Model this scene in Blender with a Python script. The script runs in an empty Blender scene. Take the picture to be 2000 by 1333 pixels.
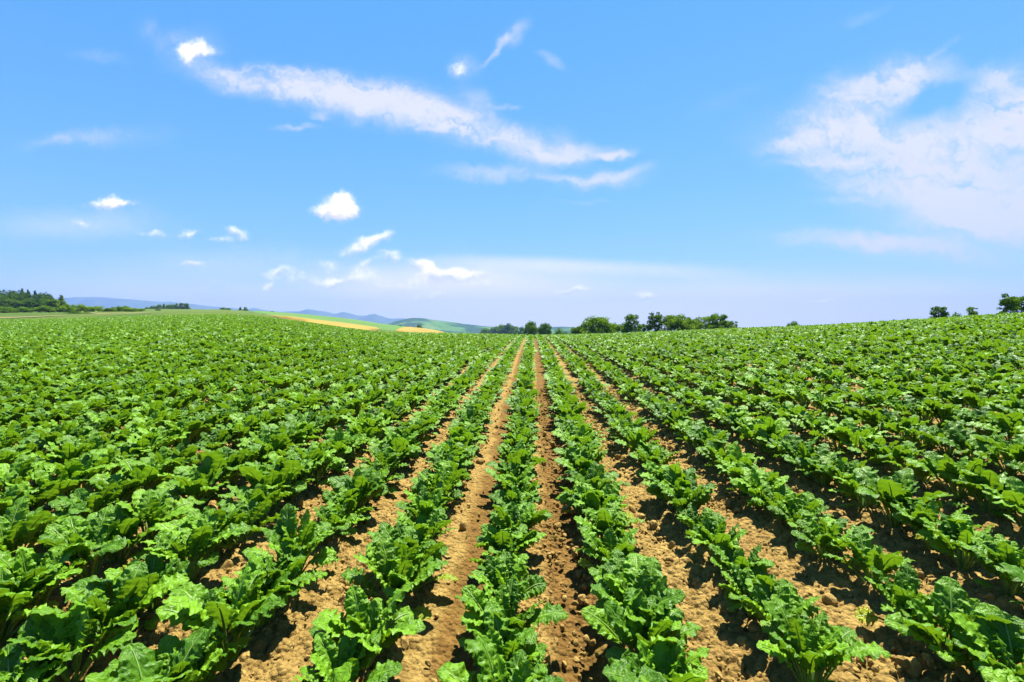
import bpy, math, random
import numpy as np
from mathutils import Vector, Matrix, Euler

S = bpy.context.scene
COL = S.collection
R = math.radians
random.seed(7)
rng = np.random.default_rng(11)

# ------------------------------------------------------------------ camera
EYE = 1.6
FPX = 950.0                      # focal length in pixels of the 2000 px wide photograph
YAW, PITCH = R(2.41), R(1.116)
HOR = 648.0
cam_d = bpy.data.cameras.new('camera')
cam = bpy.data.objects.new('camera', cam_d)
COL.objects.link(cam)
cam.location = (0, 0, EYE)
cam.rotation_euler = (R(90) - PITCH, 0, YAW)
cam_d.sensor_width = 36
cam_d.lens = FPX / 2000 * 36
cam_d.clip_start = 0.05
cam_d.clip_end = 40000
S.camera = cam

# ------------------------------------------------------------------ light
SUN_EL, SUN_AZ = R(66), R(27)     # azimuth from +Y (along the rows) towards +X (right)
sun_dir = Vector((math.sin(SUN_AZ) * math.cos(SUN_EL), math.cos(SUN_AZ) * math.cos(SUN_EL), math.sin(SUN_EL)))
sl = bpy.data.lights.new('sun', 'SUN')
sl.energy = 5.0
sl.angle = R(0.5)
sl.color = (1.0, 0.95, 0.86)
so = bpy.data.objects.new('sun', sl)
so.rotation_euler = sun_dir.to_track_quat('Z', 'Y').to_euler()
so.location = (20, 0, 30)
COL.objects.link(so)

S.view_settings.view_transform = 'Standard'
S.view_settings.look = 'None'
S.view_settings.gamma = 1.0
S.view_settings.use_curve_mapping = False
S.view_settings.exposure = 2.0
S.render.engine = 'CYCLES'
cy = S.cycles
cy.max_bounces = 8
cy.diffuse_bounces = 3
cy.glossy_bounces = 2
cy.transmission_bounces = 4
cy.volume_bounces = 1
cy.transparent_max_bounces = 8
cy.caustics_reflective = False
cy.caustics_refractive = False
cy.use_denoising = True


class NT:
    """small helper that adds and links shader nodes"""
    def __init__(self, tree):
        self.t = tree
        self.n = tree.nodes
        self.l = tree.links

    def add(self, kind, **kw):
        nd = self.n.new(kind)
        for k, v in kw.items():
            setattr(nd, k, v)
        return nd

    def put(self, sock, v):
        if isinstance(v, bpy.types.NodeSocket):
            self.l.new(v, sock)
        elif v is not None:
            sock.default_value = v

    def math(self, op, a, b=None, c=None, clamp=False):
        nd = self.add('ShaderNodeMath', operation=op, use_clamp=clamp)
        for i, v in enumerate((a, b, c)):
            self.put(nd.inputs[i], v)
        return nd.outputs[0]

    def vmath(self, op, a, b=None):
        nd = self.add('ShaderNodeVectorMath', operation=op)
        self.put(nd.inputs[0], a)
        if b is not None:
            self.put(nd.inputs[1], b)
        return nd.outputs['Value'] if op in ('LENGTH', 'DOT_PRODUCT', 'DISTANCE') else nd.outputs[0]

    def mix(self, f, a, b, mode='MIX'):
        nd = self.add('ShaderNodeMix', data_type='RGBA', blend_type=mode)
        self.put(nd.inputs[0], f)
        self.put(nd.inputs[6], a if isinstance(a, bpy.types.NodeSocket) else (*a, 1) if len(a) == 3 else a)
        self.put(nd.inputs[7], b if isinstance(b, bpy.types.NodeSocket) else (*b, 1) if len(b) == 3 else b)
        return nd.outputs[2]

    def ss(self, x, lo, hi, a=0.0, b=1.0):
        nd = self.add('ShaderNodeMapRange', interpolation_type='SMOOTHSTEP')
        self.put(nd.inputs[0], x)
        for i, v in zip((1, 2, 3, 4), (lo, hi, a, b)):
            self.put(nd.inputs[i], v)
        return nd.outputs[0]

    def noise(self, vec, scale, detail=4.0, rough=0.55, dist=0.0, out=0):
        nd = self.add('ShaderNodeTexNoise')
        if vec is not None:
            self.l.new(vec, nd.inputs['Vector'])
        nd.inputs['Scale'].default_value = scale
        nd.inputs['Detail'].default_value = detail
        nd.inputs['Roughness'].default_value = rough
        nd.inputs['Distortion'].default_value = dist
        return nd.outputs[out]

    def voro(self, vec, scale, feature='F1', out='Distance'):
        nd = self.add('ShaderNodeTexVoronoi', feature=feature)
        if vec is not None:
            self.l.new(vec, nd.inputs['Vector'])
        nd.inputs['Scale'].default_value = scale
        return nd.outputs[out]


# ------------------------------------------------------------------ sky with its clouds, by direction
CP, SP_, CY, SY = math.cos(PITCH), math.sin(PITCH), math.cos(YAW), math.sin(YAW)


def uv_dir(px, py):
    """photo pixel -> gnomonic sky coordinates (x/y, z/y) of that direction"""
    a, b = (px - 1000) / FPX, (666.5 - py) / FPX
    f = Vector((-SY * CP, CY * CP, -SP_))
    r = Vector((CY, SY, 0))
    u = r.cross(f)
    d = f + r * a + u * b
    return d.x / d.y, d.z / d.y


world = bpy.data.worlds.new('World')
S.world = world
world.use_nodes = True
W = NT(world.node_tree)
W.n.clear()
wout = W.add('ShaderNodeOutputWorld')
bg = W.add('ShaderNodeBackground')
W.l.new(bg.outputs[0], wout.inputs[0])
SKY_K = 0.15
bg.inputs[1].default_value = SKY_K
sky = W.add('ShaderNodeTexSky', sky_type='NISHITA')
sky.sun_disc = False
sky.sun_elevation = SUN_EL
sky.sun_rotation = SUN_AZ
sky.altitude = 200
sky.air_density = 1.0
sky.dust_density = 0.0
sky.ozone_density = 3.0
tc = W.add('ShaderNodeTexCoord')
sep = W.add('ShaderNodeSeparateXYZ')
W.l.new(tc.outputs['Generated'], sep.inputs[0])
ysafe = W.math('MAXIMUM', sep.outputs[1], 0.02)
gu = W.math('DIVIDE', sep.outputs[0], ysafe)
gv = W.math('DIVIDE', sep.outputs[2], ysafe)
comb = W.add('ShaderNodeCombineXYZ')
W.l.new(gu, comb.inputs[0])
W.l.new(gv, comb.inputs[1])
G = comb.outputs[0]
# ragged edges: the coordinates are warped by noise before the cloud masses are measured
wn = W.noise(G, 13.0, 7.0, 0.62, out=1)
wv = W.vmath('SUBTRACT', wn, (0.5, 0.5, 0.5))
wsc = W.add('ShaderNodeVectorMath', operation='SCALE')
W.l.new(wv, wsc.inputs[0])
wsc.inputs[3].default_value = 0.055
GC = W.vmath('ADD', G, wsc.outputs[0])
wsc2 = W.add('ShaderNodeVectorMath', operation='SCALE')
W.l.new(wv, wsc2.inputs[0])
wsc2.inputs[3].default_value = 0.16
GW = W.vmath('ADD', G, wsc2.outputs[0])


last_map = [None]


def blob(vec, px, py, hw, hh, rot=0.0, k=1.0):
    u, v = uv_dir(px, py)
    m = W.add('ShaderNodeMapping', vector_type='TEXTURE')
    W.l.new(vec, m.inputs[0])
    m.inputs['Location'].default_value = (u, v, 0)
    m.inputs['Rotation'].default_value = (0, 0, R(rot))
    m.inputs['Scale'].default_value = (hw / FPX, hh / FPX, 1)
    last_map[0] = m
    ln = W.vmath('LENGTH', m.outputs[0])
    return W.ss(ln, 0.0, 1.0, k, 0.0)


def after(vec, acc):
    """the same vector, but only evaluated once acc is known (keeps the shader's stack small)"""
    sc = W.add('ShaderNodeVectorMath', operation='SCALE')
    sc.inputs[0].default_value = (1e-9, 1e-9, 1e-9)
    W.l.new(acc, sc.inputs[3])
    return W.vmath('ADD', vec, sc.outputs[0])


SERIAL = [None]


def total(vec, rows, lit=False):
    """sum of cloud masses; with lit, also how high above the middle of its cloud a direction lies"""
    acc = hi = None
    for k, r_ in enumerate(rows):
        if k % 8 == 0 and SERIAL[0] is not None:
            vec = after(vec, SERIAL[0])
        b = blob(vec, *r_)
        if lit:
            sy = W.add('ShaderNodeSeparateXYZ')
            W.l.new(last_map[0].outputs[0], sy.inputs[0])
            h = W.math('MULTIPLY', b, sy.outputs[1])
            hi = h if hi is None else W.math('ADD', hi, h)
        acc = b if acc is None else W.math('ADD', acc, b)
        SERIAL[0] = acc if not lit else W.math('ADD', acc, hi)
    if lit:
        return acc, W.math('DIVIDE', hi, W.math('MAXIMUM', acc, .05))
    return acc


CUMULUS = [(660, 405, 66, 40, 0, 1.0), (636, 412, 56, 20, 0, .8), (668, 386, 34, 30, 0, .8), (690, 408, 40, 24, 0, .7),
           (705, 478, 72, 26, 12, .95), (745, 462, 34, 16, 20, .7), (760, 498, 36, 18, 0, .6), (716, 516, 54, 18, 12, .65),
           (822, 514, 42, 20, -10, 1.05), (865, 542, 92, 24, 0, 1.0), (915, 540, 62, 20, 0, .7), (840, 530, 36, 24, -30, .8),
           (208, 399, 66, 20, 0, .95), (240, 402, 60, 14, 0, .5), (590, 550, 90, 26, 0, .5), (690, 545, 90, 26, 5, .55), (790, 560, 120, 24, 0, .5), (640, 520, 60, 20, 0, .4), (845, 580, 80, 14, 0, .5), (940, 560, 70, 16, 0, .45), (300, 455, 60, 14, 0, .45), (435, 470, 50, 14, 0, .4), (460, 452, 40, 20, -15, .85), (375, 518, 34, 10, 0, .9), (365, 456, 46, 14, 0, .6),
           (645, 551, 36, 16, 10, .8), (545, 536, 50, 18, 10, .75), (527, 567, 24, 14, 20, .8), (160, 435, 60, 16, -10, .4),
           (1120, 571, 52, 11, 8, .9), (1262, 581, 38, 11, 0, .8), (1605, 587, 34, 10, 0, .8),
           (382, 92, 46, 34, 10, .75), (366, 112, 34, 44, 20, .65), (398, 100, 60, 18, 0, .4), (893, 138, 30, 28, 0, .6)]
CIRRUS = [(500, 158, 200, 46, -6, .7), (600, 172, 240, 58, -7, .85), (720, 198, 250, 70, -10, .85), (830, 222, 220, 72, -15, .95), (930, 248, 190, 52, -18, .85),
          (1050, 282, 150, 54, -15, .85), (1110, 303, 170, 30, 4, .7), (1200, 304, 70, 14, 8, .95), (440, 150, 120, 40, -20, .4),
          (375, 100, 110, 70, 0, .5), (330, 75, 60, 30, 20, .3), (935, 195, 70, 30, -30, .6), (985, 208, 50, 10, 5, .6),
          (1005, 66, 52, 30, 40, .75), (965, 100, 76, 13, 48, .7), (905, 135, 50, 40, 0, .4), (1075, 118, 50, 17, -35, .65), (285, 62, 44, 36, 60, .45),
          (970, 338, 190, 26, -4, .75), (1180, 349, 150, 26, 6, .85), (1240, 330, 80, 16, 12, .9), (1060, 352, 160, 14, 0, .5), (1130, 395, 100, 7, 0, .55), (625, 229, 42, 16, 0, .7),
          (215, 268, 200, 34, 3, .5), (120, 275, 160, 20, 6, .4), (190, 108, 110, 24, -4, .32), (575, 252, 80, 12, 0, .65), (240, 405, 120, 30, 0, .35),
          (1680, 205, 210, 100, 28, .85), (1760, 150, 200, 56, 4, .7), (1960, 145, 140, 48, 22, .6), (1700, 275, 330, 110, -4, .9),
          (1840, 375, 340, 120, -12, 1.0), (1960, 260, 240, 110, 0, .6), (1960, 430, 300, 90, -6, .9), (1900, 290, 300, 130, 0, .5), (2010, 210, 130, 100, 10, .7), (1720, 375, 200, 22, -6, .5), (1660, 395, 180, 12, -2, .35),
          (1600, 318, 170, 14, 0, .4), (1650, 468, 230, 34, -4, .8), (1800, 488, 270, 38, -8, .85),
          (1570, 270, 130, 26, 16, .55), (2150, 300, 320, 220, 0, .9), (1690, 30, 90, 18, 24, .3), (1845, 95, 70, 12, 35, .4), (1420, 195, 130, 30, 20, .2)]
HOLE = (1810, 205, 130, 34, 26, .7)
VEIL = [(1350, 600, 1000, 115, -2, .8), (1900, 600, 700, 95, 0, .45), (300, 585, 800, 120, 0, .6), (150, 440, 360, 60, 0, .42),
        (880, 550, 380, 80, 0, .65), (1000, 660, 2600, 120, 0, .45), (1150, 520, 420, 24, -3, .4), (480, 500, 420, 50, 0, .25)]
# cumulus: crisp and puffy
n1 = W.noise(G, 30.0, 8.0, 0.66)
ctot, clit = total(GC, CUMULUS, True)
cum = W.math('ADD', ctot, W.math('MULTIPLY', W.math('MULTIPLY', W.math('SUBTRACT', n1, 0.5), 1.9), W.math('MULTIPLY', ctot, 3.0, clamp=True)))
cum = W.ss(cum, 0.02, 1.22)
clit = W.math('ADD', clit, W.math('MULTIPLY', W.math('SUBTRACT', n1, 0.5), 1.6))
ccol = W.mix(W.ss(clit, -.45, .25), (0.235 * (1 / SKY_K), 0.228 * (1 / SKY_K), 0.28 * (1 / SKY_K)), (0.44 * (1 / SKY_K), 0.405 * (1 / SKY_K), 0.38 * (1 / SKY_K)))  # cloud shading put into the colour: lilac undersides, whiter tops
# cirrus: combed noise, two directions
mp = W.add('ShaderNodeMapping', vector_type='TEXTURE')
W.l.new(GW, mp.inputs[0])
mp.inputs['Rotation'].default_value = (0, 0, R(-10))
mp.inputs['Scale'].default_value = (5.0, 1, 1)
n2 = W.noise(mp.outputs[0], 20.0, 7.0, 0.53, 0.7)
n3 = W.noise(GC, 11.0, 8.0, 0.6)
cir = W.math('SUBTRACT', total(GC, CIRRUS), blob(GC, *HOLE))
fib = W.math('ADD', W.math('MULTIPLY', W.ss(n2, .25, .75), 1.0), W.math('MULTIPLY', W.ss(n3, .22, .78), .36))
cir = W.math('MULTIPLY', cir, W.math('ADD', fib, .32))
cir = W.ss(cir, -0.08, 1.75, 0, .97)
veil = W.math('ADD', total(G, VEIL), W.math('MULTIPLY', W.math('SUBTRACT', n2, 0.5), 0.3))
veil = W.ss(veil, 0.02, 1.15, 0, .95)
front = W.ss(sep.outputs[1], 0.02, 0.15)
# graded blue of the clear sky
K = 1 / SKY_K
ssep = W.add('ShaderNodeSeparateColor')
W.l.new(sky.outputs[0], ssep.inputs[0])
hs = W.add('ShaderNodeCombineColor')
for ch, (gain, power) in enumerate(((.0184, 1.3), (.0590, .70), (.1360, .40))):
    W.l.new(W.math('MULTIPLY', W.math('POWER', ssep.outputs[ch], power), gain * K), hs.inputs[ch])
c0 = W.mix(W.math('MULTIPLY', veil, front), hs.outputs[0], (0.33 * K, 0.305 * K, 0.36 * K))
c1 = W.mix(W.math('MULTIPLY', cir, front), c0, (0.225 * K, 0.228 * K, 0.258 * K))
c2 = W.mix(W.math('MULTIPLY', cum, front), c1, ccol)
W.l.new(c2, bg.inputs[0])

# ------------------------------------------------------------------ terrain
# px: (depth of the field's far crest, photo row of the canopy there, flatness, [(depth, photo row of the ground beyond)], [(depth, z)])
VAL = [(1500, -20), (12000, -24)]
KEYS = [
    (-400, 95, 626, .5, [(110, 620), (150, 612), (200, 608), (320, 606)], [(700, 10)] + VAL),
    (0, 85, 624, .5, [(95, 620.5), (110, 616), (150, 610.5), (200, 607.5), (320, 605)], [(700, 10)] + VAL),
    (130, 80, 621, .5, [(95, 617), (110, 613.5), (150, 610), (220, 607.5), (320, 606)], [(700, 10)] + VAL),
    (200, 76, 618.5, .5, [(95, 614), (110, 612), (150, 609.5), (220, 607.5), (320, 606.5)], [(700, 10)] + VAL),
    (300, 73, 615, .5, [(95, 611), (110, 610), (200, 607.5), (320, 606.5)], [(700, 8)] + VAL),
    (400, 70, 612.5, .6, [(95, 610), (200, 608), (320, 607)], [(700, 8)] + VAL),
    (470, 68, 612.5, .7, [(95, 611), (200, 609.5), (320, 608.5)], [(700, 6)] + VAL),
    (530, 64, 619, .9, [(110, 620), (200, 617), (350, 612.5)], [(700, 5)] + VAL),
    (600, 58, 629, 1, [(110, 630), (200, 624), (350, 617)], [(700, 0)] + VAL),
    (700, 52, 643, 1, [(110, 646), (200, 636.5), (350, 627)], [(700, -4)] + VAL),
    (760, 48, 648, 1, [(110, 652), (200, 647.5), (350, 637)], [(700, -8)] + VAL),
    (870, 44, 649.5, 1, [(110, 656), (200, 651), (350, 647.5)], [(700, -14)] + VAL),
    (960, 40, 651, 1, [(110, 668), (300, 668)], [(800, -18)] + VAL),
    (1040, 38, 652, 1, [], [(90, -1.2), (150, -3.5), (300, -8), (800, -18)] + VAL),
    (1200, 36, 649, 1, [], [(90, -.8), (150, -3), (300, -8), (800, -18)] + VAL),
    (1440, 32, 638, 1, [], [(80, 0), (150, -3), (300, -8), (800, -18)] + VAL),
    (1600, 28, 632, 1, [], [(70, .5), (150, -2), (300, -8), (800, -18)] + VAL),
    (1800, 25, 619, 1, [], [(60, 1.2), (150, -1), (300, -6), (800, -18)] + VAL),
    (1900, 23, 613, 1, [], [(60, 1.6), (150, 0), (300, -5), (800, -18)] + VAL),
    (2000, 21, 606, 1, [], [(60, 1.8), (150, 1), (300, -4), (800, -18)] + VAL),
    (2400, 18, 588, 1, [], [(60, 2.0), (150, 1), (300, -4), (800, -18)] + VAL),
]
CANOPY = 0.40
NR = 420
LR0, LR1 = math.log(0.3), math.log(13000)
lr = np.linspace(LR0, LR1, NR)


def pchip(x, y, xi):
    x, y = np.array(x, float), np.array(y, float)
    h = np.diff(x)
    dl = np.diff(y) / h
    m = np.zeros_like(x)
    for i in range(1, len(x) - 1):
        if dl[i - 1] * dl[i] > 0:
            w1, w2 = 2 * h[i] + h[i - 1], h[i] + 2 * h[i - 1]
            m[i] = (w1 + w2) / (w1 / dl[i - 1] + w2 / dl[i])
    m[0], m[-1] = dl[0], dl[-1]
    k = np.clip(np.searchsorted(x, xi) - 1, 0, len(x) - 2)
    t = np.clip((xi - x[k]) / h[k], 0, 1)
    h00, h10 = 2 * t**3 - 3 * t**2 + 1, t**3 - 2 * t**2 + t
    h01, h11 = -2 * t**3 + 3 * t**2, t**3 - t**2
    return h00 * y[k] + h10 * h[k] * m[k] + h01 * y[k + 1] + h11 * h[k] * m[k + 1]


phis, prof, edge = [], [], []
for px, D, yc, kap, far, farz in KEYS:
    t = (px - 1000) / FPX
    fc = math.atan(t)
    zc = EYE + (HOR - yc) * D / FPX - CANOPY
    bq = -(EYE - CANOPY) * kap / D**2
    aq = zc / D - bq * D
    ds = list(np.linspace(0, 1, 9) * D)
    zs = [aq * d + bq * d * d for d in ds]
    if kap >= 0.99 and not far:
        for u in (1.15, 1.3):
            ds.append(u * D)
            zs.append(aq * u * D + bq * (u * D)**2)
    for d, y in far:
        ds.append(d)
        zs.append(EYE + (HOR - y) * d / FPX)
    for d, z in farz:
        ds.append(d)
        zs.append(z)
    phis.append(fc - YAW)
    prof.append(pchip(ds, zs, np.exp(lr) * math.cos(fc)))
    edge.append((D * (1.28 if kap >= .99 else 1.0)) / math.cos(fc))
phis = [-R(180)] + [-R(110)] + phis + [R(110), R(180)]
back = 0.5 * (prof[0] + prof[-1])
prof = np.array([back, prof[0]] + prof + [prof[-1], back])
edge = [60, edge[0]] + edge + [edge[-1], 60]
NP_ = 721
pg = np.linspace(-math.pi, math.pi, NP_)
T = np.stack([np.interp(pg, phis, prof[:, j]) for j in range(NR)], 1)
ker = np.exp(-0.5 * (np.arange(-9, 10) / 3.0)**2)
ker /= ker.sum()
Tp = np.concatenate([T[-10:-1], T, T[1:10]], 0)
T = np.stack([np.convolve(Tp[:, j], ker, 'valid') for j in range(NR)], 1)


def terrain(x, y):
    x, y = np.asarray(x, float), np.asarray(y, float)
    r = np.hypot(x, y)
    ph = np.arctan2(x, y)
    fi = np.clip((ph + math.pi) / (2 * math.pi) * (NP_ - 1), 0, NP_ - 1.001)
    fj = np.clip((np.log(np.maximum(r, .3)) - LR0) / (LR1 - LR0) * (NR - 1), 0, NR - 1.001)
    i, j = fi.astype(int), fj.astype(int)
    a, b = fi - i, fj - j
    return (T[i, j] * (1 - a) * (1 - b) + T[i + 1, j] * a * (1 - b) + T[i, j + 1] * (1 - a) * b + T[i + 1, j + 1] * a * b)


def field_edge(x, y):
    return np.interp(np.arctan2(x, y), phis, edge)


def gz(x, y):
    return float(terrain(np.array([x]), np.array([y]))[0])


def at(px, depth):
    """photo column and depth -> ground position"""
    fc = math.atan((px - 1000) / FPX)
    r = depth / math.cos(fc)
    x, y = r * math.sin(fc - YAW), r * math.cos(fc - YAW)
    return x, y, gz(x, y)


def project(x, y, z):
    f = np.array((-SY * CP, CY * CP, -SP_))
    r = np.array((CY, SY, 0.0))
    u = np.cross(r, f)
    d = np.stack([x, y, np.asarray(z) - EYE], -1)
    w = d @ f
    ws = np.maximum(w, 1e-3)
    return 1000 + FPX * (d @ r) / ws, 666.5 - FPX * (d @ u) / ws, w


# ------------------------------------------------------------------ numpy noise
def vnoise(x, y, seed):
    xi, yi = np.floor(x).astype(np.int64), np.floor(y).astype(np.int64)
    fx, fy = x - xi, y - yi
    fx, fy = fx * fx * (3 - 2 * fx), fy * fy * (3 - 2 * fy)

    def h(a, b):
        n = (a * 374761393 + b * 668265263 + seed * 974711) & 0x7fffffff
        n = ((n ^ (n >> 13)) * 1274126177) & 0x7fffffff
        return ((n ^ (n >> 16)) & 0xffff) / 65535.0
    return (h(xi, yi) * (1 - fx) * (1 - fy) + h(xi + 1, yi) * fx * (1 - fy) + h(xi, yi + 1) * (1 - fx) * fy + h(xi + 1, yi + 1) * fx * fy)


def fbm(x, y, seed, oct=4):
    s, a, t = 0, 1.0, 0
    for k in range(oct):
        s = s + a * vnoise(x * 2**k, y * 2**k, seed + k)
        t += a
        a *= .5
    return s / t


def lumps(x, y, cell, seed, keep=1.0):
    """rounded clods, one per jittered cell, some missing; height in units of cell"""
    gx, gy = x / cell, y / cell
    xi, yi = np.floor(gx).astype(np.int64), np.floor(gy).astype(np.int64)
    out = np.zeros_like(gx)
    for a in (-1, 0, 1):
        for b in (-1, 0, 1):
            cx, cy_ = xi + a, yi + b

            def h(s):
                n = (cx * 374761393 + cy_ * 668265263 + (seed + s) * 974711) & 0x7fffffff
                n = ((n ^ (n >> 13)) * 1274126177) & 0x7fffffff
                return ((n ^ (n >> 16)) & 0xffff) / 65535.0
            px, py, rr, kp = cx + h(1), cy_ + h(2), .25 + .45 * h(3), h(4)
            d2 = ((gx - px)**2 + (gy - py)**2) / rr**2
            hh = np.where(kp < keep, np.sqrt(np.maximum(0, 1 - d2)) * rr, 0)
            out = np.maximum(out, hh)
    return out


def mesh_from(name, verts, faces, uvs=None, mats=(), fmat=None, smooth=True):
    """verts (n,3), faces (m,4) arrays of quads"""
    me = bpy.data.meshes.new(name)
    n, m = len(verts), len(faces)
    k = faces.shape[1]
    me.vertices.add(n)
    me.vertices.foreach_set('co', np.asarray(verts, np.float32).ravel())
    me.loops.add(m * k)
    me.loops.foreach_set('vertex_index', np.asarray(faces, np.int32).ravel())
    me.polygons.add(m)
    me.polygons.foreach_set('loop_start', np.arange(0, m * k, k, dtype=np.int32))
    me.polygons.foreach_set('loop_total', np.full(m, k, np.int32))
    for mt in mats:
        me.materials.append(mt)
    if fmat is not None:
        me.polygons.foreach_set('material_index', np.asarray(fmat, np.int32))
    me.polygons.foreach_set('use_smooth', np.full(m, smooth, bool))
    if uvs is not None:
        ul = me.uv_layers.new(name='UVMap')
        ul.data.foreach_set('uv', np.asarray(uvs, np.float32)[np.asarray(faces).ravel()].ravel())
    me.update(calc_edges=True)
    me.validate()
    return me


def grid_faces(nu, nv):
    i = np.arange((nu - 1) * (nv - 1))
    a, b = i // (nv - 1), i % (nv - 1)
    p = a * nv + b
    return np.stack([p, p + 1, p + nv + 1, p + nv], 1)


def link(name, me, parent=None, **props):
    o = bpy.data.objects.new(name, me)
    COL.objects.link(o)
    if parent:
        o.parent = parent
    for k, v in props.items():
        o[k] = v
    return o


# ------------------------------------------------------------------ materials
def new_mat(name):
    m = bpy.data.materials.new(name)
    m.use_nodes = True
    t = NT(m.node_tree)
    t.n.clear()
    out = t.add('ShaderNodeOutputMaterial')
    return m, t, out


ROW0, ROWS = -0.13, 0.60


def soil_material():
    m, t, out = new_mat('soil')
    geo = t.add('ShaderNodeNewGeometry')
    P = geo.outputs['Position']
    sp = t.add('ShaderNodeSeparateXYZ')
    t.l.new(P, sp.inputs[0])
    n_big = t.noise(P, 1.6, 5)
    n_mid = t.noise(P, 14, 6, .65)
    n_fine = t.noise(P, 90, 5, .7)
    v = t.voro(P, 38)
    tan = t.mix(t.ss(n_mid, .3, .7), (0.1424, 0.08862, 0.02176), (0.2617, 0.179, 0.05129))
    tan = t.mix(t.math('MULTIPLY', t.ss(n_fine, .5, .8), .5), tan, (0.2939, 0.2126, 0.06995))
    tan = t.mix(t.math('MULTIPLY', t.ss(n_big, .5, .75), .5), tan, (0.1429, 0.07837, 0.01987))
    # moist brown strips pressed by the wheels, one right of each bare track's middle
    wx = t.math('ADD', sp.outputs[0], t.math('MULTIPLY', t.math('SUBTRACT', t.noise(P, 3.5, 5), .5), .22))
    s1 = t.math('MULTIPLY', t.ss(wx, -.50, -.42), t.ss(wx, -.28, -.18, 1, 0))
    s2 = t.math('MULTIPLY', t.ss(wx, .05, .12), t.ss(wx, .30, .42, 1, 0))
    strip = t.math('MAXIMUM', s1, s2)
    moist = t.mix(t.ss(n_mid, .3, .7), (0.07285, 0.03618, 0.007034), (0.1366, 0.07234, 0.01582))
    moist = t.mix(t.math('MULTIPLY', t.ss(t.noise(P, 5, 5, .6), .52, .7), .5), moist, (0.08648, 0.07234, 0.007913))
    col = t.mix(t.math('MULTIPLY', strip, .85), tan, moist)
    # grass beyond the field
    grass = t.mix(t.ss(t.noise(P, .05, 6, .6), .35, .65), (0.03768, 0.07222, 0.00785), (0.07222, 0.1021, 0.0157))
    grass = t.mix(t.math('MULTIPLY', t.ss(t.noise(P, .6, 5, .7), .4, .7), .55), grass, (0.03297, 0.0628, 0.00785))
    at_ = t.add('ShaderNodeAttribute', attribute_name='field')
    col = t.mix(at_.outputs['Fac'], grass, col)
    bs = t.add('ShaderNodeBsdfPrincipled')
    t.l.new(col, bs.inputs['Base Color'])
    bs.inputs['Roughness'].default_value = .95
    bs.inputs['Specular IOR Level'].default_value = .1
    h = t.math('ADD', t.math('MULTIPLY', n_fine, .6), t.math('MULTIPLY', v, -1.2))
    h = t.math('ADD', h, t.math('MULTIPLY', n_mid, 1.0))
    bu = t.add('ShaderNodeBump')
    bu.inputs['Strength'].default_value = 1.0
    bu.inputs['Distance'].default_value = .02
    t.l.new(h, bu.inputs['Height'])
    t.l.new(bu.outputs[0], bs.inputs['Normal'])
    t.l.new(bs.outputs[0], out.inputs[0])
    return m


def leaf_material(name, dark, light, yellow, trans, tk=.3):
    m, t, out = new_mat(name)
    uv = t.add('ShaderNodeUVMap')
    s = t.add('ShaderNodeSeparateXYZ')
    t.l.new(uv.outputs[0], s.inputs[0])
    U, V = s.outputs[0], s.outputs[1]          # U 0..1 across, V 0..1 along
    au = t.math('ABSOLUTE', t.math('MULTIPLY', t.math('SUBTRACT', U, .5), 2))
    mid = t.ss(au, .02, .075, 1, 0)
    fr = t.math('FRACT', t.math('MULTIPLY', t.math('SUBTRACT', V, t.math('MULTIPLY', au, .30)), 7.5))
    fd = t.math('ABSOLUTE', t.math('SUBTRACT', fr, .5))
    side = t.math('MULTIPLY', t.ss(fd, .0, .085, 1, 0), t.ss(au, .6, .98, 1, .0))
    vein = t.math('MAXIMUM', mid, t.math('MULTIPLY', side, .6))
    oi = t.add('ShaderNodeObjectInfo')
    geo = t.add('ShaderNodeNewGeometry')
    n = t.noise(geo.outputs['Position'], 9, 5, .6)
    f = t.math('ADD', t.math('MULTIPLY', n, .75), t.math('MULTIPLY', oi.outputs['Random'], .4))
    col = t.mix(t.ss(f, .3, .85), dark, light)
    col = t.mix(t.math('MULTIPLY', t.ss(t.noise(geo.outputs['Position'], 2.3, 3), .55, .8), .35), col, yellow)
    col = t.mix(t.math('MULTIPLY', vein, .6), col, (.17, .30, .035))
    b = t.add('ShaderNodeBsdfPrincipled')
    t.l.new(col, b.inputs['Base Color'])
    b.inputs['Roughness'].default_value = .40
    b.inputs['Specular IOR Level'].default_value = .16
    bu = t.add('ShaderNodeBump')
    bu.inputs['Strength'].default_value = .5
    bu.inputs['Distance'].default_value = .006
    mpu = t.add('ShaderNodeMapping')
    t.l.new(uv.outputs[0], mpu.inputs[0])
    mpu.inputs['Scale'].default_value = (1, 1.7, 1)
    crk = t.voro(mpu.outputs[0], 13, 'SMOOTH_F1')
    t.l.new(t.math('SUBTRACT', t.math('SUBTRACT', t.math('MULTIPLY', t.noise(uv.outputs[0], 11, 4, .6), 1.0), t.math('MULTIPLY', crk, 1.4)), t.math('MULTIPLY', vein, .8)), bu.inputs['Height'])
    t.l.new(bu.outputs[0], b.inputs['Normal'])
    tr = t.add('ShaderNodeBsdfTranslucent')
    t.l.new(t.mix(.75, col, trans), tr.inputs[0])
    mx = t.add('ShaderNodeMixShader')
    mx.inputs[0].default_value = tk
    t.l.new(b.outputs[0], mx.inputs[1])
    t.l.new(tr.outputs[0], mx.inputs[2])
    t.l.new(mx.outputs[0], out.inputs[0])
    return m


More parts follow.
